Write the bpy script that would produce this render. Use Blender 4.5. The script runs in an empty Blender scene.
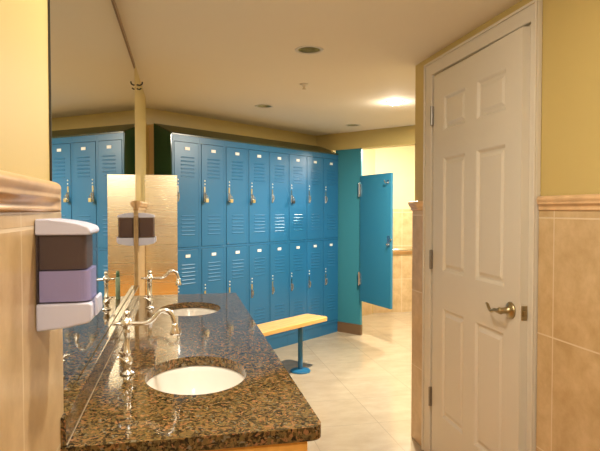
import bpy, bmesh, math, random
from mathutils import Vector, Matrix
random.seed(7)
S = bpy.context.scene
COL = S.collection
PI = math.pi

# ------------------------------------------------------------------ helpers
def shade(me, smooth):
    for p in me.polygons: p.use_smooth = smooth

def obj(name, bm, mat, parent=None, smooth=False, bevel=0, seg=2, loc=None, rot=None, angle=35):
    me = bpy.data.meshes.new(name)
    bmesh.ops.recalc_face_normals(bm, faces=bm.faces[:])
    bm.to_mesh(me); bm.free()
    me.materials.append(mat)
    shade(me, smooth)
    o = bpy.data.objects.new(name, me); COL.objects.link(o)
    if parent is not None: o.parent = parent
    if loc is not None: o.location = loc
    if rot is not None: o.rotation_euler = rot
    if bevel:
        m = o.modifiers.new('bevel', 'BEVEL'); m.width = bevel; m.segments = seg
        m.limit_method = 'ANGLE'; m.angle_limit = math.radians(angle)
    return o

def empty(name, loc=(0, 0, 0), rot=(0, 0, 0), parent=None):
    o = bpy.data.objects.new(name, None); COL.objects.link(o)
    o.empty_display_size = .05
    o.location = loc; o.rotation_euler = rot
    if parent is not None: o.parent = parent
    return o

def tag(o, label=None, cat=None, group=None, kind=None):
    if label: o['label'] = label
    if cat: o['category'] = cat
    if group: o['group'] = group
    if kind: o['kind'] = kind
    return o

def box(bm, x0, x1, y0, y1, z0, z1):
    vs = [bm.verts.new((x, y, z)) for x in (x0, x1) for y in (y0, y1) for z in (z0, z1)]
    for f in ((0, 1, 3, 2), (4, 6, 7, 5), (0, 4, 5, 1), (2, 3, 7, 6), (0, 2, 6, 4), (1, 5, 7, 3)):
        bm.faces.new([vs[i] for i in f])
    return vs

def bx(*a):
    bm = bmesh.new(); box(bm, *a); return bm

def prism(bm, pts, h0, h1, axis='z'):
    """extrude a closed 2D outline along an axis; pts are the two other coordinates"""
    def mk(p, h):
        if axis == 'z': return (p[0], p[1], h)
        if axis == 'y': return (p[0], h, p[1])
        return (h, p[0], p[1])
    a = [bm.verts.new(mk(p, h0)) for p in pts]
    b = [bm.verts.new(mk(p, h1)) for p in pts]
    n = len(pts)
    bm.faces.new(a); bm.faces.new(b[::-1])
    for i in range(n):
        bm.faces.new((a[i], a[(i + 1) % n], b[(i + 1) % n], b[i]))

def lathe(bm, prof, c=(0, 0, 0), n=32, axis='z', sx=1, sy=1, closed=False):
    """prof: list of (radius, height)"""
    rings = []
    for r, h in prof:
        ring = []
        for k in range(n):
            a = 2 * PI * k / n
            u, v = r * math.cos(a) * sx, r * math.sin(a) * sy
            p = {'z': (u, v, h), 'x': (h, u, v), 'y': (u, h, v)}[axis]
            ring.append(bm.verts.new((c[0] + p[0], c[1] + p[1], c[2] + p[2])))
        rings.append(ring)
    for a, b in zip(rings, rings[1:]):
        for k in range(n):
            bm.faces.new((a[k], a[(k + 1) % n], b[(k + 1) % n], b[k]))
    if closed:
        a, b = rings[-1], rings[0]
        for k in range(n):
            bm.faces.new((a[k], a[(k + 1) % n], b[(k + 1) % n], b[k]))
    else:
        bm.faces.new(rings[0][::-1]); bm.faces.new(rings[-1])
    return rings

def smoothpath(pts, sub=6):
    P = [Vector(p) for p in pts]; out = []
    for i in range(len(P) - 1):
        p0 = P[max(i - 1, 0)]; p1 = P[i]; p2 = P[i + 1]; p3 = P[min(i + 2, len(P) - 1)]
        for k in range(sub):
            t = k / sub
            out.append(.5 * ((2 * p1) + (-p0 + p2) * t + (2 * p0 - 5 * p1 + 4 * p2 - p3) * t * t + (-p0 + 3 * p1 - 3 * p2 + p3) * t ** 3))
    out.append(P[-1]); return out

def tube(bm, pts, radii, n=14):
    P = [Vector(p) for p in pts]
    if not isinstance(radii, (list, tuple)): radii = [radii] * len(P)
    up = None; rings = []
    for i, p in enumerate(P):
        t = (P[min(i + 1, len(P) - 1)] - P[max(i - 1, 0)]).normalized()
        if up is None:
            up = Vector((0, 0, 1)) if abs(t.z) < .9 else Vector((0, 1, 0))
        u = (up - t * up.dot(t)).normalized(); v = t.cross(u); up = u
        rings.append([bm.verts.new(p + radii[i] * (u * math.cos(2 * PI * k / n) + v * math.sin(2 * PI * k / n))) for k in range(n)])
    for a, b in zip(rings, rings[1:]):
        for k in range(n):
            bm.faces.new((a[k], a[(k + 1) % n], b[(k + 1) % n], b[k]))
    bm.faces.new(rings[0][::-1]); bm.faces.new(rings[-1])

def slab_with_holes(outline, holes, z0, z1):
    """flat slab with holes; outline and holes are lists of 2D points"""
    bm = bmesh.new(); edges = []
    for loop in [outline] + holes:
        vs = [bm.verts.new((p[0], p[1], z1)) for p in loop]
        edges += [bm.edges.new((vs[i], vs[(i + 1) % len(vs)])) for i in range(len(vs))]
    r = bmesh.ops.triangle_fill(bm, use_beauty=True, use_dissolve=False, edges=edges)
    faces = bm.faces[:]
    e = bmesh.ops.extrude_face_region(bm, geom=faces)
    for v in e['geom']:
        if isinstance(v, bmesh.types.BMVert): v.co.z = z0
    return bm

def ell(cx, cy, a, b, n=64):
    return [(cx + a * math.cos(2 * PI * k / n), cy + b * math.sin(2 * PI * k / n)) for k in range(n)]

# ------------------------------------------------------------------ materials
def newmat(name):
    m = bpy.data.materials.new(name); m.use_nodes = True
    nt = m.node_tree; b = nt.nodes['Principled BSDF']
    return m, nt, b

def pmat(name, col, rough=.5, metal=0, spec=.5, var=0, vscale=8, bump=0, bscale=60, coat=0, emit=None, estr=0):
    m, nt, b = newmat(name)
    b.inputs['Base Color'].default_value = (*col, 1)
    b.inputs['Roughness'].default_value = rough
    b.inputs['Metallic'].default_value = metal
    b.inputs['Specular IOR Level'].default_value = spec
    b.inputs['Coat Weight'].default_value = coat
    b.inputs['Coat Roughness'].default_value = .12
    tc = nt.nodes.new('ShaderNodeTexCoord')
    if var:
        n = nt.nodes.new('ShaderNodeTexNoise'); n.inputs['Scale'].default_value = vscale; n.inputs['Detail'].default_value = 5
        nt.links.new(tc.outputs['Object'], n.inputs['Vector'])
        r = nt.nodes.new('ShaderNodeValToRGB')
        r.color_ramp.elements[0].position = .3; r.color_ramp.elements[1].position = .7
        r.color_ramp.elements[0].color = (*[c * (1 - var) for c in col], 1)
        r.color_ramp.elements[1].color = (*[min(1, c * (1 + var)) for c in col], 1)
        nt.links.new(n.outputs['Fac'], r.inputs['Fac']); nt.links.new(r.outputs['Color'], b.inputs['Base Color'])
    if bump:
        n = nt.nodes.new('ShaderNodeTexNoise'); n.inputs['Scale'].default_value = bscale; n.inputs['Detail'].default_value = 3
        nt.links.new(tc.outputs['Object'], n.inputs['Vector'])
        bp = nt.nodes.new('ShaderNodeBump'); bp.inputs['Strength'].default_value = bump; bp.inputs['Distance'].default_value = .002
        nt.links.new(n.outputs['Fac'], bp.inputs['Height']); nt.links.new(bp.outputs['Normal'], b.inputs['Normal'])
    if emit:
        b.inputs['Emission Color'].default_value = (*emit, 1); b.inputs['Emission Strength'].default_value = estr
    return m

def tile_mat(name, c1, c2, grout, axes, off, w, h, mortar=.003, rough=.3, streak=(11, 11, 11)):
    """stone tiles in a square grid; axes = the two object coordinates used, off = a grout crossing"""
    m, nt, b = newmat(name)
    tc = nt.nodes.new('ShaderNodeTexCoord'); sp = nt.nodes.new('ShaderNodeSeparateXYZ'); cb = nt.nodes.new('ShaderNodeCombineXYZ')
    nt.links.new(tc.outputs['Object'], sp.inputs[0])
    for i, ax in enumerate(axes):
        a = nt.nodes.new('ShaderNodeMath'); a.operation = 'SUBTRACT'; a.inputs[1].default_value = off[i] - 40 * (w, h)[i]
        nt.links.new(sp.outputs[ax], a.inputs[0]); nt.links.new(a.outputs[0], cb.inputs[i])
    br = nt.nodes.new('ShaderNodeTexBrick'); br.offset = 0; br.squash = 1
    br.inputs['Scale'].default_value = 1; br.inputs['Mortar Size'].default_value = mortar
    br.inputs['Mortar Smooth'].default_value = .2; br.inputs['Bias'].default_value = 0
    br.inputs['Brick Width'].default_value = w; br.inputs['Row Height'].default_value = h
    br.inputs['Color1'].default_value = (.0, .0, .0, 1); br.inputs['Color2'].default_value = (1, 1, 1, 1)
    nt.links.new(cb.outputs[0], br.inputs['Vector'])
    mp = nt.nodes.new('ShaderNodeMapping'); mp.inputs['Scale'].default_value = streak
    nt.links.new(tc.outputs['Object'], mp.inputs['Vector'])
    n = nt.nodes.new('ShaderNodeTexNoise'); n.inputs['Scale'].default_value = 1; n.inputs['Detail'].default_value = 9; n.inputs['Roughness'].default_value = .65
    n.inputs['Distortion'].default_value = .15
    nt.links.new(mp.outputs[0], n.inputs['Vector'])
    r = nt.nodes.new('ShaderNodeValToRGB'); r.color_ramp.elements[0].position = .32; r.color_ramp.elements[1].position = .68
    r.color_ramp.elements[0].color = (*c1, 1); r.color_ramp.elements[1].color = (*c2, 1)
    nt.links.new(n.outputs['Fac'], r.inputs['Fac'])
    # small tile to tile difference
    mx0 = nt.nodes.new('ShaderNodeMix'); mx0.data_type = 'RGBA'; mx0.blend_type = 'MULTIPLY'
    mx0.inputs['B'].default_value = (.88, .86, .84, 1)
    mm = nt.nodes.new('ShaderNodeMath'); mm.operation = 'MULTIPLY'; mm.inputs[1].default_value = .5
    nt.links.new(br.outputs['Color'], mm.inputs[0])
    nt.links.new(mm.outputs[0], mx0.inputs['Factor']); nt.links.new(r.outputs['Color'], mx0.inputs['A'])
    mx = nt.nodes.new('ShaderNodeMix'); mx.data_type = 'RGBA'
    mx.inputs['B'].default_value = (*grout, 1)
    nt.links.new(br.outputs['Fac'], mx.inputs['Factor']); nt.links.new(mx0.outputs['Result'], mx.inputs['A'])
    nt.links.new(mx.outputs['Result'], b.inputs['Base Color'])
    b.inputs['Roughness'].default_value = rough
    bp = nt.nodes.new('ShaderNodeBump'); bp.inputs['Strength'].default_value = .35; bp.inputs['Distance'].default_value = .002; bp.invert = True
    nt.links.new(br.outputs['Fac'], bp.inputs['Height']); nt.links.new(bp.outputs['Normal'], b.inputs['Normal'])
    return m

def granite_mat():
    m, nt, b = newmat('granite')
    tc = nt.nodes.new('ShaderNodeTexCoord')
    wn = nt.nodes.new('ShaderNodeTexNoise'); wn.inputs['Scale'].default_value = 30; wn.inputs['Detail'].default_value = 3
    nt.links.new(tc.outputs['Object'], wn.inputs['Vector'])
    wm = nt.nodes.new('ShaderNodeMix'); wm.data_type = 'RGBA'; wm.blend_type = 'LINEAR_LIGHT'; wm.inputs['Factor'].default_value = .02
    nt.links.new(tc.outputs['Object'], wm.inputs['A']); nt.links.new(wn.outputs['Color'], wm.inputs['B'])
    v = nt.nodes.new('ShaderNodeTexVoronoi'); v.inputs['Scale'].default_value = 160
    nt.links.new(wm.outputs['Result'], v.inputs['Vector'])
    sp = nt.nodes.new('ShaderNodeSeparateColor'); nt.links.new(v.outputs['Color'], sp.inputs[0])
    r = nt.nodes.new('ShaderNodeValToRGB'); cr = r.color_ramp; cr.interpolation = 'CONSTANT'
    cols = [(0, (.030, .020, .010)), (.13, (.095, .058, .021)), (.27, (.165, .105, .036)), (.46, (.225, .130, .044)), (.66, (.150, .106, .040)), (.82, (.31, .150, .062)), (.95, (.20, .17, .11))]
    cr.elements[0].position = 0; cr.elements[0].color = (*cols[0][1], 1)
    cr.elements[1].position = cols[1][0]; cr.elements[1].color = (*cols[1][1], 1)
    for p, c in cols[2:]:
        e = cr.elements.new(p); e.color = (*c, 1)
    nt.links.new(sp.outputs[0], r.inputs['Fac'])
    n2 = nt.nodes.new('ShaderNodeTexNoise'); n2.inputs['Scale'].default_value = 120; n2.inputs['Detail'].default_value = 4
    nt.links.new(tc.outputs['Object'], n2.inputs['Vector'])
    r2 = nt.nodes.new('ShaderNodeValToRGB'); r2.color_ramp.elements[0].position = .41; r2.color_ramp.elements[1].position = .47
    r2.color_ramp.elements[0].color = (.06, .05, .04, 1); r2.color_ramp.elements[1].color = (1, 1, 1, 1)
    nt.links.new(n2.outputs['Fac'], r2.inputs['Fac'])
    mx = nt.nodes.new('ShaderNodeMix'); mx.data_type = 'RGBA'; mx.blend_type = 'MULTIPLY'; mx.inputs['Factor'].default_value = .72
    nt.links.new(r.outputs['Color'], mx.inputs['A']); nt.links.new(r2.outputs['Color'], mx.inputs['B'])
    nt.links.new(mx.outputs['Result'], b.inputs['Base Color'])
    b.inputs['Roughness'].default_value = .065
    b.inputs['Specular IOR Level'].default_value = .42
    return m

def wood_mat(name, c1, c2, rough=.35, scale=(3, 40, 40)):
    m, nt, b = newmat(name)
    tc = nt.nodes.new('ShaderNodeTexCoord'); mp = nt.nodes.new('ShaderNodeMapping'); mp.inputs['Scale'].default_value = scale
    nt.links.new(tc.outputs['Object'], mp.inputs['Vector'])
    n = nt.nodes.new('ShaderNodeTexNoise'); n.inputs['Scale'].default_value = 1.5; n.inputs['Detail'].default_value = 6
    nt.links.new(mp.outputs[0], n.inputs['Vector'])
    r = nt.nodes.new('ShaderNodeValToRGB'); r.color_ramp.elements[0].position = .3; r.color_ramp.elements[1].position = .7
    r.color_ramp.elements[0].color = (*c1, 1); r.color_ramp.elements[1].color = (*c2, 1)
    nt.links.new(n.outputs['Fac'], r.inputs['Fac']); nt.links.new(r.outputs['Color'], b.inputs['Base Color'])
    b.inputs['Roughness'].default_value = rough
    return m

def brushed_mat(name, col, rough):
    m, nt, b = newmat(name)
    tc = nt.nodes.new('ShaderNodeTexCoord'); mp = nt.nodes.new('ShaderNodeMapping'); mp.inputs['Scale'].default_value = (2, 2, 90)
    nt.links.new(tc.outputs['Object'], mp.inputs['Vector'])
    n = nt.nodes.new('ShaderNodeTexNoise'); n.inputs['Scale'].default_value = 1; n.inputs['Detail'].default_value = 3
    nt.links.new(mp.outputs[0], n.inputs['Vector'])
    mr = nt.nodes.new('ShaderNodeMapRange'); mr.inputs['To Min'].default_value = rough - .025; mr.inputs['To Max'].default_value = rough + .025
    nt.links.new(n.outputs['Fac'], mr.inputs['Value']); nt.links.new(mr.outputs[0], b.inputs['Roughness'])
    b.inputs['Base Color'].default_value = (*col, 1); b.inputs['Metallic'].default_value = 1
    return m

TILE1, TILE2, GROUT = (.46, .315, .150), (.62, .455, .255), (.66, .54, .37)
M = {}
M['paint'] = pmat('yellow_wall_paint', (.51, .39, .140), .45, bump=.05, bscale=150)
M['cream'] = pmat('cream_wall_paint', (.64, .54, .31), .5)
M['ceiling'] = pmat('ceiling_paint', (.78, .70, .57), .8, bump=.08, bscale=120)
M['tile_x'] = tile_mat('wall_tile_side', TILE1, TILE2, GROUT, (1, 2), (1.785, .869), .435, .4345)
M['tile_y'] = tile_mat('wall_tile_end', TILE1, TILE2, GROUT, (0, 2), (.2, .869), .435, .4345)
M['rail'] = pmat('stone_rail', (.64, .42, .22), .3, var=.14, vscale=16)
M['floor'] = tile_mat('floor_tile', (.38, .30, .195), (.46, .38, .26), (.33, .265, .175), (0, 1), (.745, .1), .457, .457, mortar=.003, rough=.2, streak=(5, 9, 5))
M['granite'] = granite_mat()
M['ceramic'] = pmat('white_ceramic', (.86, .83, .78), .12)
M['nickel'] = pmat('polished_nickel', (.93, .93, .92), .24, metal=1)
M['hinge'] = pmat('dull_nickel_hinge', (.30, .28, .25), .4, metal=1)
M['chrome'] = pmat('chrome', (.62, .64, .64), .25, metal=1)
M['steel'] = brushed_mat('brushed_steel_panel', (.86, .78, .60), .27)
M['brass'] = pmat('brass', (.66, .54, .30), .35, metal=1)
M['antique'] = pmat('antique_brass', (.42, .34, .20), .3, metal=1)
M['mirror'] = pmat('mirror_glass', (.88, .90, .87), 0.0, metal=1)
M['trimlight'] = pmat('cream_edge_trim', (.80, .62, .34), .4)
M['hood'] = pmat('enamel_olive_reflection', (.045, .060, .030), .28)  # olive reflections of wall and ceiling painted into the hood colour
M['dark'] = pmat('dark_metal', (.03, .028, .022), .4)
M['channel'] = pmat('mirror_channel_brown', (.26, .16, .07), .4)
M['brown'] = pmat('bronze_trim', (.16, .09, .04), .4)
M['locker'] = pmat('blue_locker_enamel', (.016, .130, .275), .36, spec=.5, bump=.03, bscale=40)
M['teal'] = pmat('teal_partition_paint', (.038, .20, .25), .33, spec=.5, bump=.04, bscale=70)
M['tealdoor'] = pmat('teal_blue_door_paint', (.030, .185, .29), .3, spec=.5, bump=.04, bscale=70)
M['plate'] = pmat('white_plate', (.75, .75, .72), .4)
M['white'] = pmat('white_trim_paint', (.62, .57, .475), .4)
M['plastic'] = pmat('white_plastic', (.62, .64, .82), .3)
M['soap'] = pmat('lilac_soap', (.50, .47, .92), .25)
M['soapb'] = pmat('mauve_soap', (.16, .09, .07), .25)
M['bench'] = wood_mat('bench_maple', (.66, .36, .10), (.80, .48, .17), .25)
M['oak'] = wood_mat('vanity_oak', (.72, .34, .06), (.86, .45, .10), .35, scale=(40, 40, 3))
M['green'] = pmat('green_plastic', (.10, .22, .13), .3)
M['refl'] = pmat('downlight_reflector', (.30, .32, .20), .3, metal=1)
M['lens'] = pmat('lamp_lens', (.9, .9, .9), .3, emit=(1, .93, .88), estr=30)
M['bulb'] = pmat('lamp_bulb', (.7, .66, .5), .3, emit=(1, .85, .6), estr=.05)
M['grabbar'] = pmat('bar_metal', (.72, .68, .62), .3, metal=1)

def glass(name, col, rough=.03, ior=1.2):
    m, nt, b = newmat(name)
    b.inputs['Base Color'].default_value = (*col, 1); b.inputs['Transmission Weight'].default_value = 1
    b.inputs['Roughness'].default_value = rough; b.inputs['IOR'].default_value = ior
    return m
M['smokeback'] = pmat('dark_backing', (.10, .07, .07), .4)
M['smoke'] = pmat('smoky_clear_plastic', (.085, .06, .065), .12)
M['smoke'].node_tree.nodes['Principled BSDF'].inputs['Alpha'].default_value = .28

# ------------------------------------------------------------------ room
XW, XR, ZC = -.2533, 1.328, 2.165
YB, YF, XF = -1.6, 6.86, 3.42
LS, LC = .788, .616                     # locker row: direction (LS, LC), backwards (-LC, LS)
LA = math.atan2(LC, LS)
A = Vector((-.066, 4.526, 0)); W = .2758; DEP = .235; WD = .30
def lk(t, d=0, z=0): return Vector((A.x + t * LS - d * LC, A.y + t * LC + d * LS, z))

def struct(name, bm, mat, label=None, **k):
    o = obj(name, bm, mat, **k); o['kind'] = 'structure'
    if label: o['label'] = label
    return o

struct('floor', bx(-.6, XF + .1, YB - .1, YF + .1, -.1, 0), M['floor'])
LIGHTS = [(.655, 2.86, .062, 0), (.653, 4.467, .062, 0), (1.65, 5.278, .062, 0), (1.617, 4.093, .062, 1),
          (.30, 1.25, .062, 2), (.30, -.36, .062, 2), (2.55, 5.75, .062, 2)]  # first pair on this line: added out of view to light the room
struct('ceiling', slab_with_holes([(-.6, YB - .1), (XF + .1, YB - .1), (XF + .1, YF + .1), (-.6, YF + .1)],
       [ell(x, y, r, r, 40) for x, y, r, _ in LIGHTS], ZC, ZC + .02), M['ceiling'])
struct('wall_left', bx(-.6, XW, YB, 4.32, 0, ZC), M['paint'])
struct('wall_left_recess', bx(-.6, -.31, 4.32, 5.0, 0, ZC), M['paint'])
struct('wall_back', bx(-.6, XF, YB - .1, YB, 0, ZC), M['paint'])
# wall behind the lockers, an oblique slab
p0, p1 = lk(-.5, WD), lk(4.2, WD); q1, q0 = lk(4.2, WD + .1), lk(-.5, WD + .1)
bm = bmesh.new(); prism(bm, [p0[:2], p1[:2], q1[:2], q0[:2]], 0, ZC)
struct('wall_lockers', bm, M['paint'])
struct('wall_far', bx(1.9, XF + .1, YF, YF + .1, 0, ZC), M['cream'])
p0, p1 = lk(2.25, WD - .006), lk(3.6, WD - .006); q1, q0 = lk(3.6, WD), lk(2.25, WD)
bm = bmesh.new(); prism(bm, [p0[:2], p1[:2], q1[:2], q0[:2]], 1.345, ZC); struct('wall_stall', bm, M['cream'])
struct('wall_far_right', bx(XF, XF + .1, YB, YF, 0, ZC), M['paint'])
# right wall with the door opening
DY0, DY1, DZ = 1.930, 2.775, 2.045
bm = bmesh.new()
box(bm, XR, XR + .12, YB, DY0, 0, ZC); box(bm, XR, XR + .12, DY1, 3.047, 0, ZC); box(bm, XR, XR + .12, DY0, DY1, DZ, ZC)
struct('wall_right', bm, M['paint'])
# wainscot: tiles + rails
TX = XW + .0165
def rail_profile(s=1.0):
    # (out from tile face, z): big rounded nose on top, bead, cove
    return [(-.014, 1.292), (.003, 1.292), (.006, 1.297), (.006, 1.303), (.004, 1.308), (.006, 1.320), (.011, 1.329),
            (.0155, 1.331), (.0175, 1.336), (.0155, 1.341), (.018, 1.348), (.0215, 1.358), (.022, 1.366), (.020, 1.374),
            (.014, 1.381), (.006, 1.385), (-.014, 1.386)]
def rail(bm, x, sgn, y0, y1, ends=(0, 0), tl=.035):
    pr = [(p[0], 1.330 + (p[1] - 1.292) * .585) for p in rail_profile()]; secs = []
    def sec(y, k): return [bm.verts.new((x + sgn * (p[0] if p[0] < 0 else p[0] * k), y, 1.330 + (p[1] - 1.330) * (1 if k > .6 else .90 + .10 * k / .6))) for p in pr]
    L = [(y0 + .035 * i / 5, math.sqrt(max(0, 1 - (1 - i / 5) ** 2))) for i in range(5)] if ends[0] else [(y0, 1)]
    R = [(y1 - tl * i / 5, (i / 5 if tl > .05 else math.sqrt(max(0, 1 - (1 - i / 5) ** 2)))) for i in range(5)][::-1] if ends[1] else [(y1, 1)]
    secs = [sec(y, k) for y, k in (L + ([(y0 + .035, 1)] if ends[0] else []) + ([(y1 - tl, 1)] if ends[1] else []) + R)]
    n = len(pr)
    for a, b in zip(secs, secs[1:]):
        for i in range(n): bm.faces.new((a[i], a[(i + 1) % n], b[(i + 1) % n], b[i]))
    bm.faces.new(secs[0]); bm.faces.new(secs[-1][::-1])

struct('trim_1', bx(XW, TX, YB, 1.212, 0, 1.3315), M['tile_x'], bevel=.006, seg=3)
bm = bmesh.new(); rail(bm, TX, 1, YB, 1.205, (0, 1), .11); struct('trim_2', bm, M['rail'], smooth=True)
struct('trim_3', bx(XW, TX, 3.262, 4.318, 0, 1.3315), M['tile_x'], bevel=.006, seg=3)
bm = bmesh.new(); rail(bm, TX, 1, 3.262, 4.318, (1, 1)); struct('trim_4', bm, M['rail'], smooth=True)
RX = XR - .0125
struct('trim_5', bx(RX, XR, YB, 1.877, 0, 1.3315), M['tile_x'], bevel=.004)
bm = bmesh.new(); rail(bm, RX, -1, YB, 1.877, (0, 1)); struct('trim_6', bm, M['rail'], smooth=True)
struct('trim_7', bx(RX, XR, 2.874, 3.055, 0, 1.3315), M['tile_x'], bevel=.004)
bm = bmesh.new(); rail(bm, RX, -1, 2.874, 3.066); struct('trim_8', bm, M['rail'], smooth=True)
# tile on the end of the right wall and the wall of the far room
struct('trim_9', bx(XR, XR + .133, 3.047, 3.059, 0, 1.3315), M['tile_y'])
struct('trim_10', bx(2.3, XF, YF - .012, YF, 0, 1.345), M['tile_y'])
p0, p1 = lk(2.25, WD), lk(3.35, WD); q1, q0 = lk(3.35, WD - .012), lk(2.25, WD - .012)
bm = bmesh.new(); prism(bm, [p0[:2], p1[:2], q1[:2], q0[:2]], 0, 1.345); struct('trim_11', bm, M['tile_y'])
struct('trim_12', bx(-.24, XR - .02, YB, YB + .012, 0, 1.3315), M['tile_y'])
bm = bmesh.new()
box(bm, -.236, XR - .013, YB + .012, YB + .03, 1.3315, 1.385); struct('trim_13', bm, M['rail'], bevel=.008, seg=3)
# listello band under the grab bar on the far wall
struct('trim_14', bx(2.3, XF, YF - .0145, YF - .012, .755, .80), pmat('tan_band', (.50, .29, .12), .3, var=.1))
# edge trim of the locker recess
p0, p1, q1, q0 = lk(-.004, DEP + .002), lk(.012, DEP + .002), lk(.012, WD), lk(-.004, WD)
bm = bmesh.new(); prism(bm, [p0[:2], p1[:2], q1[:2], q0[:2]], 0, 2.03); struct('trim_19', bm, M['trimlight'])
# header beam from the locker row over the stall front
PA = Vector((1.672, 5.885, 0)); PD = Vector((LC, -LS, 0)); PN = Vector((LS, LC, 0))
def pl(t, d=0): v = PA + PD * t + PN * d; return (v.x, v.y)
bm = bmesh.new(); prism(bm, [pl(-.32), pl(2.85), pl(2.85, .14), pl(-.32, .14)], 1.985, ZC)
struct('trim_15', bm, M['paint'])
# door casing
bm = bmesh.new()
prism(bm, [(1.880, 0), (1.880, 2.122), (2.872, 2.122), (2.872, 0), (2.785, 0), (2.785, 2.05), (1.925, 2.05), (1.925, 0)], XR - .022, XR, 'x')
struct('trim_16', bm, M['white'], bevel=.004)
bm = bmesh.new()
prism(bm, [(1.880, 0), (1.880, 2.122), (2.872, 2.122), (2.872, 0), (2.86, 0), (2.86, 2.11), (1.890, 2.11), (1.890, 0)], XR - .030, XR - .022, 'x')
struct('trim_17', bm, M['white'], bevel=.003)
bm = bmesh.new()
prism(bm, [(DY0 - .004, 0), (DY0 - .004, DZ + .004), (DY1 + .004, DZ + .004), (DY1 + .004, 0), (DY1 - .012, 0), (DY1 - .012, DZ - .012), (DY0 + .012, DZ - .012), (DY0 + .012, 0)], XR - .001, XR + .121, 'x')
box(bm, XR + .018, XR + .12, DY0 + .012, DY0 + .030, 0, DZ - .012); box(bm, XR + .018, XR + .12, DY1 - .030, DY1 - .012, 0, DZ - .012); box(bm, XR + .018, XR + .12, DY0 + .030, DY1 - .030, DZ - .03, DZ - .012)
struct('trim_18', bm, M['white'])
# blind closet space behind the door
struct('wall_closet', bx(XR + .121, XR + .16, DY0 - .05, DY1 + .05, 0, ZC), M['white'])

# ------------------------------------------------------------------ six panel door (slightly open, hinged at its far side)
HY = 2.757; DW = .832; DT = .036
door = empty('door_1', (XR - .0225, HY, 0), (0, 0, -math.radians(2.1)))
door['kind'] = 'structure'; door['label'] = 'white six-panel door with bronze lever, slightly ajar'
ys = [0, .122, .360, .470, .714, DW]; zs = [.012, .27, .832, 1.02, 1.60, 1.735, 1.905, 2.03]
def door_face(bm, x, sgn):
    g = [[bm.verts.new((x, -y, z)) for z in zs] for y in ys]
    pan = []
    for i in range(len(ys) - 1):
        for j in range(len(zs) - 1):
            f = bm.faces.new((g[i][j], g[i + 1][j], g[i + 1][j + 1], g[i][j + 1]))
            if i in (1, 3) and j in (1, 3, 5): pan.append(f)
    return g, pan
bm = bmesh.new()
g1, pa = door_face(bm, 0, -1); g2, pb = door_face(bm, DT, 1)
n, k = len(ys), len(zs)
for j in range(k - 1):
    bm.faces.new((g1[0][j], g1[0][j + 1], g2[0][j + 1], g2[0][j])); bm.faces.new((g1[-1][j], g2[-1][j], g2[-1][j + 1], g1[-1][j + 1]))
for i in range(n - 1):
    bm.faces.new((g1[i][0], g2[i][0], g2[i + 1][0], g1[i + 1][0])); bm.faces.new((g1[i][-1], g1[i + 1][-1], g2[i + 1][-1], g2[i][-1]))
bmesh.ops.recalc_face_normals(bm, faces=bm.faces[:])
for f in (pa + pb):
    for th, dp in ((.006, -.002), (.014, -.009), (.012, 0), (.022, .007)):
        bmesh.ops.inset_individual(bm, faces=[f], thickness=th, depth=dp)
obj('door_leaf', bm, M['white'], door)
# lever handle
h = empty('lever_handle', (-.0, -(DW - .062), .935), parent=door)
h['label'] = 'antique brass lever handle with curved end'
bm = bmesh.new()
lathe(bm, [(.033, 0), (.034, -.004), (.031, -.009), (.022, -.012), (.013, -.016), (.012, -.045), (.014, -.050), (.012, -.056), (.004, -.058)], axis='x', n=28)
obj('rosette', bm, M['antique'], h, smooth=True)
bm = bmesh.new()
pts = smoothpath([(-.048, -.010, -.004), (-.050, .012, -.004), (-.050, .040, -.004), (-.051, .064, -.012), (-.050, .084, -.003), (-.047, .100, .009), (-.043, .118, .010)], 6)
tube(bm, pts, [.0095 - .0045 * i / len(pts) for i in range(len(pts))], 12)
obj('lever', bm, M['antique'], h, smooth=True)
obj('latch_plate', bx(DT / 2 - .0125, DT / 2 + .0125, -DW - .0025, -DW + .002, .905, .962), M['antique'], door, bevel=.002)
bm = bmesh.new()
box(bm, DT / 2 - .006, DT / 2 + .006, -DW - .010, -DW, .923, .945)
obj('latch_bolt', bm, M['antique'], door, bevel=.003)
for z in (1.83, 1.07, .335):
    bm = bmesh.new(); lathe(bm, [(.003, -.052), (.008, -.050), (.008, .050), (.003, .052)], c=(-.008, .006, z), n=14)
    box(bm, -.004, .004, -.003, .020, z - .048, z + .048)
    obj('hinge', bm, M['hinge'], door)

# ------------------------------------------------------------------ mirror, vanity
Y0, Y1 = 1.172, 3.195
t = empty('wall_mirror', (XW, 1.185, .92))
tag(t, 'long frameless mirror on the left wall above the granite backsplash', 'mirror')
obj('mirror_glass', bx(.001, .004, 0, 2.062, .002, 1.196), M['mirror'], t)
bm = bmesh.new(); box(bm, 0, .001, -.001, 2.063, 0, 1.197); box(bm, .001, .0045, -.0015, 0, 0, 1.197)
obj('mirror_backing', bm, M['dark'], t)
obj('mirror_channel', bx(0.0, .008, 0, 2.062, 1.197, 1.222), M['channel'], t)

SINKS = [(.040, 1.634), (.040, 2.725)]
SA, SB = .144, .191
t = empty('granite_countertop', (0, 0, .83)); tag(t, 'polished brown speckled granite vanity top with two oval cutouts', 'countertop')
XC0, XC1, R = XW, .302, .03
out = [(XC0, Y0)] + [(XC1 - R + R * math.sin(a), Y0 + R - R * math.cos(a)) for a in [PI / 2 * i / 10 for i in range(11)]] \
      + [(XC1 - .012 + .012 * math.cos(a), Y1 - .012 + .012 * math.sin(a)) for a in [PI / 2 * i / 5 for i in range(6)]] + [(XC0, Y1)]
bm = slab_with_holes(out, [ell(x, y, SA, SB, 72) for x, y in SINKS], 0, .030)
obj('worktop', bm, M['granite'], t, bevel=.005, seg=3, angle=60)
obj('caulk_line', bx(-.2275, -.2258, Y0 + .01, Y1, .0302, .0315), pmat('caulk', (.42, .33, .22), .5), t)
obj('backsplash', bx(XW + .0, -.2275, Y0 + .003, Y1, .0302, .0885), M['granite'], t, bevel=.003)

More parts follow.
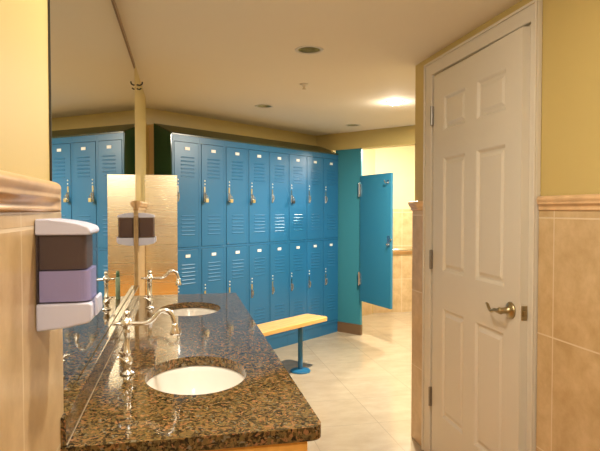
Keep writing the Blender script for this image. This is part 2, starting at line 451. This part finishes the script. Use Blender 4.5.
def make_sink(x, y, label):
    s = empty('undermount_sink', (x, y, .83)); tag(s, label, 'sink', 'oval white sinks in the granite top')
    bm = bmesh.new(); n = 64; rings = []
    prof = [(1.10, -.001), (1.03, -.001), (1.0, -.006), (.98, -.02), (.94, -.05), (.87, -.085), (.76, -.115), (.60, -.135), (.40, -.147), (.22, -.152), (.13, -.155)]
    outer = [(.13, -.172), (.5, -.163), (.85, -.125), (1.02, -.06), (1.06, -.012), (1.10, -.012)]
    for k, z in prof + outer:
        rings.append([bm.verts.new((SA * k * math.cos(2 * PI * i / n), SB * k * math.sin(2 * PI * i / n), z)) for i in range(n)])
    for a, b in zip(rings, rings[1:] + rings[:1]):
        for i in range(n): bm.faces.new((a[i], a[(i + 1) % n], b[(i + 1) % n], b[i]))
    obj('basin', bm, M['ceramic'], s, smooth=True)
    bm = bmesh.new(); lathe(bm, [(.004, -.160), (.020, -.158), (.028, -.150), (.027, -.147), (.022, -.149), (.006, -.1495), (.003, -.150)], n=28)
    obj('drain', bm, M['chrome'], s, smooth=True)
    return s
make_sink(*SINKS[0], 'oval white sink nearest the camera in the granite top')
make_sink(*SINKS[1], 'oval white sink at the far end of the granite top')

def make_faucet(x, y, label):
    f = empty('swan_neck_faucet', (x, y, .86)); tag(f, label, 'faucet', 'polished nickel faucets behind the sinks')
    bm = bmesh.new()
    lathe(bm, [(.020, 0), (.021, .003), (.018, .006), (.012, .009), (.0105, .018), (.013, .026), (.0155, .034), (.0155, .040), (.012, .050), (.0095, .056),
               (.0125, .060), (.0115, .066), (.009, .070), (.0088, .10), (.0088, .118), (.0115, .122), (.0085, .127), (.010, .132), (.0145, .138), (.0165, .146),
               (.0145, .154), (.010, .159), (.0075, .163), (.006, .166), (.009, .171), (.0095, .177), (.006, .182), (.002, .185)], n=28)
    obj('post', bm, M['nickel'], f, smooth=True)
    pts = smoothpath([(.010, 0, .146), (.03, 0, .145), (.055, 0, .146), (.073, 0, .155), (.088, 0, .172), (.100, 0, .180), (.114, 0, .179), (.126, 0, .168), (.133, 0, .150), (.135, 0, .132)], 6)
    bm = bmesh.new(); tube(bm, pts, .0069, 14)
    obj('spout', bm, M['nickel'], f, smooth=True)
    bm = bmesh.new(); lathe(bm, [(.0065, .142), (.0105, .138), (.0090, .132), (.0110, .126), (.0140, .114), (.0135, .108), (.010, .109)], c=(.135, 0, 0), n=20)
    obj('spout_nozzle', bm, M['nickel'], f, smooth=True)
    bm = bmesh.new(); tube(bm, [(-.012, 0, .146), (-.026, 0, .146), (-.036, 0, .147), (-.041, 0, .147)], [.005, .0045, .0055, .003], 12)
    obj('stub', bm, M['nickel'], f, smooth=True)
    for s in (-1, 1):
        bm = bmesh.new()
        lathe(bm, [(.0075, .0), (.0085, .010), (.006, .016), (.009, .022), (.006, .028)], axis='y', c=(0, 0, .040), n=16) if s > 0 else \
            lathe(bm, [(.0075, .0), (.0085, -.010), (.006, -.016), (.009, -.022), (.006, -.028)], axis='y', c=(0, 0, .040), n=16)
        tube(bm, smoothpath([(0, s * .023, .040), (-.010 , s * .026, .048), (-.020, s * .030, .056), (-.026, s * .033, .054)], 4), .0038, 10)
        obj('handle', bm, M['nickel'], f, smooth=True)
    return f
make_faucet(-.155, 1.669, 'polished nickel swan-neck faucet behind the nearest sink')
make_faucet(-.150, 2.770, 'polished nickel swan-neck faucet behind the far sink')

t = empty('vanity_cabinet', (0, 0, 0)); tag(t, 'orange oak vanity cabinet under the granite top', 'cabinet')
bm = bmesh.new()
xa, xb, ya, yb, w = XW + .002, .268, 1.185, 3.165, .018
box(bm, xa, xb, ya, ya + w, .1, .829); box(bm, xa, xb, yb - w, yb, .1, .829); box(bm, xa, xb, ya + w, yb - w, .1, .1 + w)
box(bm, xa, xa + .01, ya + w, yb - w, .1 + w, .829); box(bm, xb - w, xb, ya + w, yb - w, .75, .829); box(bm, xa, xb - .06, ya + .01, yb - .01, 0, .1)
box(bm, xb - w, xb, ya + w, yb - w, .1 + w, .14)
obj('carcass', bm, M['oak'], t)
for i in range(4):
    y = ya + .02 + i * .487
    d = obj('cabinet_door', bx(xb + .001, xb + .020, y, y + .475, .125, .745), M['oak'], t, bevel=.003)
    bm = bmesh.new(); lathe(bm, [(.005, 0), (.005, .012), (.013, .018), (.013, .024), (.004, .028)], axis='x', c=(xb + .0203, y + (.43 if i % 2 == 0 else .045), .70), n=16)
    obj('knob', bm, M['nickel'], d, smooth=True)

# ------------------------------------------------------------------ soap dispensers on the tile
def make_dispenser(y, soap, label, fill=.100):
    t = empty('wall_mounted_soap_dispenser', (TX + .0005, y, 1.130)); tag(t, label, 'soap dispenser', 'wall soap dispensers at the mirror ends')
    wy = .106
    bm = bmesh.new(); box(bm, 0, .003, .006, wy - .006, .040, .170)
    obj('back_plate', bm, M['smokeback'], t, bevel=.003)
    bm = bmesh.new()
    prism(bm, [(0, .160), (.086, .160), (.088, .166), (.084, .174), (.066, .180), (.045, .184), (.020, .187), (0, .187)], 0, wy, 'y')
    obj('lid', bm, M['plastic'], t, bevel=.004, seg=3)
    def rr(x0, x1, y0, y1, r, n=6):
        pts = [(x0, y0)]
        pts += [(x1 - r + r * math.sin(PI / 2 * i / n), y0 + r - r * math.cos(PI / 2 * i / n)) for i in range(n + 1)]
        pts += [(x1 - r + r * math.cos(PI / 2 * i / n), y1 - r + r * math.sin(PI / 2 * i / n)) for i in range(n + 1)]
        return pts + [(x0, y1)]
    bm = bmesh.new(); prism(bm, rr(.0035, .087, .001, wy - .001, .020), .0465, .1598)
    obj('reservoir', bm, M['smoke'], t)
    bm = bmesh.new(); prism(bm, rr(.0055, .084, .004, wy - .004, .018), .0485, fill)
    obj('soap', bm, soap, t)
    if fill < .12:
        bm = bmesh.new(); prism(bm, rr(.0055, .078, .008, wy - .008, .014), .1025, .1598); obj('reflection_insert', bm, M['smokeback'], t)  # dark insert standing in for brown reflections in the empty reservoir
    bm = bmesh.new()
    prism(bm, [(0, .046), (.086, .046), (.088, .040), (.088, .016), (.082, .012), (.045, .004), (0, 0)], 0, wy, 'y')
    obj('base_tray', bm, M['plastic'], t, bevel=.004, seg=3)
    bm = bmesh.new()
    prism(bm, [(.0885, .020), (.093, .020), (.095, .026), (.094, .050), (.091, .053), (.0885, .051)], .025, wy - .025, 'y')
    obj('push_lever', bm, M['plastic'], t, bevel=.002)
    return t
make_dispenser(.990, M['soap'], 'white soap dispenser with lilac soap on the tile left of the mirror')
make_dispenser(3.268, M['soapb'], 'small white soap dispenser at the far end of the mirror', .157)

# splash panel beyond the vanity
t = empty('splash_panel', (TX, 3.85, 0)); tag(t, 'brushed steel wing panel at the far end of the vanity', 'partition panel')
obj('panel_sheet', bx(0, .2115, 0, .020, .10, 1.567), M['steel'], t, bevel=.0015)
obj('panel_foot', bx(.16, .20, -.003, .023, 0, .10), M['chrome'], t)

# slim green bottle behind the far faucet
t = empty('green_bottle', (-.168, 3.09, .86)); tag(t, 'slim green bottle on the granite behind the far faucet', 'bottle')
bm = bmesh.new(); lathe(bm, [(.010, 0), (.012, .003), (.012, .11), (.010, .118)], n=20); obj('bottle_body', bm, pmat('pale_green_plastic', (.30, .42, .30), .3), t, smooth=True)
bm = bmesh.new(); lathe(bm, [(.0095, .118), (.0095, .145), (.007, .150)], n=20); obj('cap', bm, M['green'], t, smooth=True)

# small dark hook at the top of the wall strip
t = empty('wall_hook', (XW, 3.40, 2.05)); tag(t, 'tiny dark hook on the wall high beyond the mirror', 'hook')
bm = bmesh.new(); box(bm, 0, .004, -.012, .012, -.022, .022); obj('hook_plate', bm, M['brass'], t, bevel=.001)
bm = bmesh.new(); tube(bm, smoothpath([(.004, 0, .010), (.022, 0, .008), (.034, 0, .016), (.036, 0, .028)], 4), .0045, 10); tube(bm, smoothpath([(.004, 0, -.012), (.020, 0, -.016), (.030, 0, -.008)], 4), .004, 10)
obj('hook_prong', bm, M['dark'], t, smooth=True)

# ------------------------------------------------------------------ lockers
LZ = 1.930
def door_mesh(w, h):
    """door leaf with raised frame edge and two banks of louvres; local origin at its lower left, front at y = 0, outward -y"""
    bm = bmesh.new()
    box(bm, 0, w, 0, .016, 0, h)
    lw = .135; x0 = (w - lw) / 2 + .012
    for top in (.115, .585):
        for k in range(6):
            z = h - top - k * .0305
            vs = [(x0, 0, z), (x0, -.0050, z - .009), (x0, 0, z - .0125)]
            a = [bm.verts.new(v) for v in vs]; b = [bm.verts.new((v[0] + lw, v[1], v[2])) for v in vs]
            bm.faces.new(a); bm.faces.new(b[::-1])
            for i in range(3): bm.faces.new((a[i], a[(i + 1) % 3], b[(i + 1) % 3], b[i]))
    return bm
def make_locker():
    r = empty('locker', (0, 0, 0), (0, 0, LA))
    bm = bmesh.new()
    box(bm, .0005, W - .0005, .020, DEP, 0, LZ - .001)                 # case
    for x0, x1 in ((.0005, .0135), (W - .0135, W - .0005)): box(bm, x0, x1, 0, .0202, .11, LZ - .001)
    for z0, z1 in ((.11, .138), (1.013, 1.030), (1.880, LZ - .001)): box(bm, .0135, W - .0135, 0, .0202, z0, z1)
    box(bm, .0005, W - .0005, .006, .0202, 0, .108)                    # toe plate
    obj('case', bm, M['locker'], r)
    w = W - .027 - .006
    for z0, h in ((1.033, .844), (.141, .869)):
        d = obj('locker_door', door_mesh(w, h), M['locker'], r, bevel=.0018, loc=(.0165, -.003, z0))
        obj('number_plate', bx(w * .5 - .024 + .008, w * .5 + .024 + .008, -.0025, .0005, h - .062, h - .038), M['plate'], d)
        bm = bmesh.new()
        box(bm, .021, .039, -.004, .0005, h - .475, h - .350)
        box(bm, .0255, .0345, -.013, -.004, h - .470, h - .400)
        tube(bm, [(.030, -.006, h - .400), (.030, -.020, h - .410), (.030, -.022, h - .445), (.030, -.010, h - .468)], .0045, 8)
        obj('latch_handle', bm, M['chrome'], d)
        for k, dz in enumerate((.302, .330)):
            bm = bmesh.new(); lathe(bm, [(.007, 0), (.006, -.003), (.002, -.005)], axis='y', c=(.034, 0, h - dz), n=12)
            obj('rivet', bm, M['plate'], d, smooth=True)
    return r
def copy_tree(o, parent=None):
    c = o.copy(); COL.objects.link(c)
    if parent is not None: c.parent = parent
    for ch in list(o.children): copy_tree(ch, c)
    return c
LOCK = ['first blue two-tier locker from the left, beside the dark end panel', 'second blue two-tier locker from the left',
        'third blue two-tier locker from the left', 'fourth blue two-tier locker from the left', 'fourth blue two-tier locker from the right',
        'third blue two-tier locker from the right, black padlock on its upper door', 'second blue two-tier locker from the right',
        'last blue two-tier locker on the right, beside the teal stall pilaster']
proto = make_locker()
children = {}
for i in range(8):
    o = proto if i == 0 else copy_tree(proto)
    o.location = lk(i * W)
    tag(o, LOCK[i], 'locker', 'two-tier lockers along the oblique wall')
# hood sloping up to the wall
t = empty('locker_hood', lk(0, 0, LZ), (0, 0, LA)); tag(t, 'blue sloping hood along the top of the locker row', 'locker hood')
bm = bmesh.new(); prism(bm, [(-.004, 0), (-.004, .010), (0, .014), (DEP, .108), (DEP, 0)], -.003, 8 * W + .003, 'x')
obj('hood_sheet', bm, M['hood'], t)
# end panel left of the row; shade painted into its dark green colour
t = empty('locker_end_panel', lk(0, 0, 0), (0, 0, LA)); tag(t, 'blue enamel side panel in painted green shade closing the left end of the locker row', 'end panel')
bm = bmesh.new(); prism(bm, [(.004, 0), (.004, LZ + .008), (DEP - .004, LZ + .102), (DEP - .004, 0)], -.008, -.0035, 'x')
obj('side_sheet', bm, pmat('shaded_blue_enamel', (.02, .075, .045), .15), t)

def make_padlock(i, upper, mats, label):
    z = 1.033 + .844 - .432
    p = lk(i * W + .0165 + .030, -.034, z)
    t = empty('padlock', p, (0, 0, LA)); tag(t, label, 'padlock', 'padlocks on the upper locker doors'); t.scale = (.8, .8, .8)
    bm = bmesh.new(); prism(bm, [(-.019, -.062), (.019, -.062), (.021, -.05), (.021, -.028), (.017, -.022), (-.017, -.022), (-.021, -.028), (-.021, -.05)], -.008, .008, 'y')
    obj('lock_body', bm, mats, t, bevel=.003)
    bm = bmesh.new(); tube(bm, smoothpath([(-.013, 0, -.024), (-.013, 0, -.004), (-.007, 0, .006), (0, 0, .008), (.007, 0, .006), (.013, 0, -.004), (.013, 0, -.024)], 4), .0033, 8)
    obj('shackle', bm, M['chrome'], t, smooth=True)
make_padlock(1, 1, M['brass'], 'brass padlock on the upper door of the second locker from the left')
make_padlock(2, 1, M['brass'], 'brass padlock on the upper door of the third locker from the left')
make_padlock(3, 1, M['brass'], 'brass padlock on the upper door of the fourth locker from the left')
make_padlock(5, 1, M['dark'], 'black padlock on the upper door of the third locker from the right')

# ------------------------------------------------------------------ bench
t = empty('locker_bench', (1.140, 4.636, 0), (0, 0, LA)); tag(t, 'narrow maple bench on blue posts in front of the lockers', 'bench')
bm = bmesh.new(); hw = .118; L = 1.35; R = .035
out = [(-L, -hw), (-R, -hw)] + [(-R + R * math.sin(a), -hw + R - R * math.cos(a)) for a in [PI / 2 * i / 6 for i in range(1, 7)]] + \
      [(-R + R * math.cos(a), hw - R + R * math.sin(a)) for a in [PI / 2 * i / 6 for i in range(0, 7)]] + [(-L, hw)]
prism(bm, out, .400, .435)
obj('seat', bm, M['bench'], t, bevel=.006, seg=3)
for x in (-.234, -1.12):
    bm = bmesh.new(); lathe(bm, [(.085, 0), (.085, .006), (.080, .013), (.030, .018), (.020, .022), (.020, .385), (.05, .388), (.07, .392), (.07, .3995)], c=(x, 0, 0), n=32)
    obj('pedestal', bm, M['locker'], t, smooth=False)

# ------------------------------------------------------------------ stall front
def plz(t_, d, z): v = PA + PD * t_ + PN * d; return Vector((v.x, v.y, z))
PANG = math.atan2(PD.y, PD.x)
t = empty('stall_pilaster', plz(0, .006, 0), (0, 0, PANG)); tag(t, 'tall teal stall pilaster between the lockers and the open stall door', 'partition pilaster')
obj('pilaster_sheet', bx(-.04, .295, 0, .028, .112, 1.984), M['teal'], t, bevel=.002)
obj('floor_shoe', bx(-.04, .295, .001, .032, 0, .111), M['brown'], t)
# stall door swung towards the lockers side
hx = plz(.303, -.010, 0); fx = Vector((1.982, 5.082, 0)); dv = fx - hx; ang = math.atan2(dv.y, dv.x); dl = dv.length
t = empty('stall_door', hx, (0, 0, ang)); tag(t, 'teal stall door standing ajar beside the pilaster', 'door')
obj('door_sheet', bx(.004, dl, -.012, .012,   .375, 1.692), M['tealdoor'], t, bevel=.002)
for z in (.61, 1.545):
    bm = bmesh.new(); lathe(bm, [(.006, -.075), (.011, -.072), (.011, .072), (.006, .075)], c=(-.002, -.020, z), n=14)
    box(bm, .002, .030, -.018, -.0122, z - .06, z + .06); 
    obj('door_hinge', bm, M['chrome'], t)
bm = bmesh.new(); box(bm, dl - .055, dl - .015, -.019, -.0122, .985, 1.085); lathe(bm, [(.008, -.019), (.008, -.034), (.013, -.040), (.004, -.046)], axis='y', c=(dl - .035, 0, 1.00), n=14)
box(bm, dl - .03, dl + .012, -.0205, -.0145, 1.04, 1.06)
obj('slide_latch', bm, M['chrome'], t)
bm = bmesh.new(); box(bm, dl - .070, dl - .030, -.016, -.0122, 1.590, 1.625); tube(bm, smoothpath([(dl - .05, -.014, 1.60), (dl - .05, -.04, 1.595), (dl - .05, -.055, 1.61), (dl - .05, -.056, 1.625)], 4), .005, 8)
obj('coat_hook', bm, M['chrome'], t)

# grab bar on the far wall
t = empty('grab_bar', (2.80, YF - .012, .822)); tag(t, 'metal grab bar across the tiled far wall of the stall area', 'grab bar')
bm = bmesh.new(); tube(bm, [(-.36, -.05, 0), (.36, -.05, 0)], .014, 14); obj('bar', bm, M['grabbar'], t, smooth=True)
for x in (-.34, .34):
    bm = bmesh.new(); tube(bm, [(x, 0, 0), (x, -.05, 0)], .011, 12); lathe(bm, [(.035, -.0002), (.035, -.006), (.012, -.009)], axis='y', c=(x, 0, 0), n=20)
    obj('bar_mount', bm, M['grabbar'], t)

# ------------------------------------------------------------------ ceiling fittings
LL = ['dark recessed downlight in the ceiling nearest the camera', 'small dark recessed downlight above the left lockers', 'small dark recessed downlight above the bench end near the stall',
      'bright lit recessed downlight near the top of the white door', 'added unseen downlight by the near sink, lights the near room', 'added unseen downlight behind the camera, brightens the near walls', 'lit recessed downlight in the stall area ceiling']
LIT = []
for (x, y, r, k), lab in zip(LIGHTS, LL):
    t = empty('recessed_downlight', (x, y, ZC)); tag(t, lab, 'ceiling light', 'recessed downlights in the ceiling')
    bm = bmesh.new(); lathe(bm, [(r - .006, .0), (r - .004, -.003), (r + .010, -.0045), (r + .013, -.0005), (r + .0, -.0002), (r - .0045, .001)], n=40, closed=True)
    obj('trim_ring', bm, M['white'], t, smooth=True)
    bm = bmesh.new(); n = 40; lo = []
    prof = [(r - .0045, .001), (r - .007, .03), (r - .014, .07), (r - .022, .10), (r - .020, .102), (r - .0005, .102), (r - .0005, .001)]
    lathe(bm, prof, n=40, closed=True)
    obj('reflector', bm, M['refl'], t, smooth=True)
    bm = bmesh.new()
    if k: lathe(bm, [(r - .012, .020), (r - .010, .004), (r - .014, -.010), (.035, -.018), (.015, -.021), (.002, -.022)], n=32)
    else: lathe(bm, [(.014, .1015), (.014, .085), (.022, .06), (.018, .045), (.004, .040)], n=20)
    obj('lamp', bm, M['lens'] if k else M['bulb'], t, smooth=True)
t = empty('sprinkler_head', (.798, 3.637, ZC)); tag(t, 'small sprinkler head on the ceiling between the downlights', 'sprinkler')
bm = bmesh.new(); lathe(bm, [(.030, 0), (.028, -.005), (.010, -.008), (.008, -.020)], n=24); obj('escutcheon', bm, M['white'], t, smooth=True)
bm = bmesh.new(); lathe(bm, [(.004, -.020), (.004, -.030), (.014, -.032), (.014, -.034), (.003, -.035)], n=16); obj('deflector', bm, M['brass'], t)

# lamps: disk and point light in each lit fitting, the added unseen ones included
def lamp(x, y, z, power, col=(1, .91, .74), size=.075):
    l = bpy.data.lights.new('downlight_lamp', 'AREA'); l.shape = 'DISK'; l.size = size; l.energy = power; l.color = col
    o = bpy.data.objects.new('downlight_lamp', l); COL.objects.link(o); o.location = (x, y, z)
def dome_lamp(x, y, z, power, col=(1, .91, .74), rad=.045):
    l = bpy.data.lights.new('dome_lamp', 'POINT'); l.shadow_soft_size = rad; l.energy = power; l.color = col
    o = bpy.data.objects.new('dome_lamp', l); COL.objects.link(o); o.location = (x, y, z)
WARM, COOL = (1, .91, .76), (1, .94, .84)
PW = {3: (1.6, 48, WARM), 4: (5, 5, WARM), 5: (9, 6, WARM), 6: (24, 18, COOL)}     # the other three are switched off
for i, (x, y, r, k) in enumerate(LIGHTS):
    if k: dome_lamp(x, y, ZC - (.065 if i == 3 else .10), PW[i][0], PW[i][2]); lamp(x, y, ZC - .024, PW[i][1], PW[i][2])

# ------------------------------------------------------------------ world, camera, view
w = bpy.data.worlds.new('world'); S.world = w; w.use_nodes = True
w.node_tree.nodes['Background'].inputs[0].default_value = (.5, .45, .38, 1); w.node_tree.nodes['Background'].inputs[1].default_value = .1
cam = bpy.data.cameras.new('camera'); co = bpy.data.objects.new('camera', cam); COL.objects.link(co); S.camera = co
co.location = (0, 0, 1.3318); co.rotation_euler = (PI / 2 - .0274, 0, -.209)
cam.sensor_fit = 'HORIZONTAL'; cam.sensor_width = 36; cam.lens = 559.8 / 600 * 36; cam.clip_start = .02
S.view_settings.view_transform = 'Standard'; S.view_settings.look = 'None'; S.view_settings.gamma = 1; S.view_settings.use_curve_mapping = False
S.view_settings.exposure = 1.0
S.cycles.use_denoising = True; S.cycles.max_bounces = 10; S.cycles.diffuse_bounces = 6; S.cycles.caustics_reflective = True
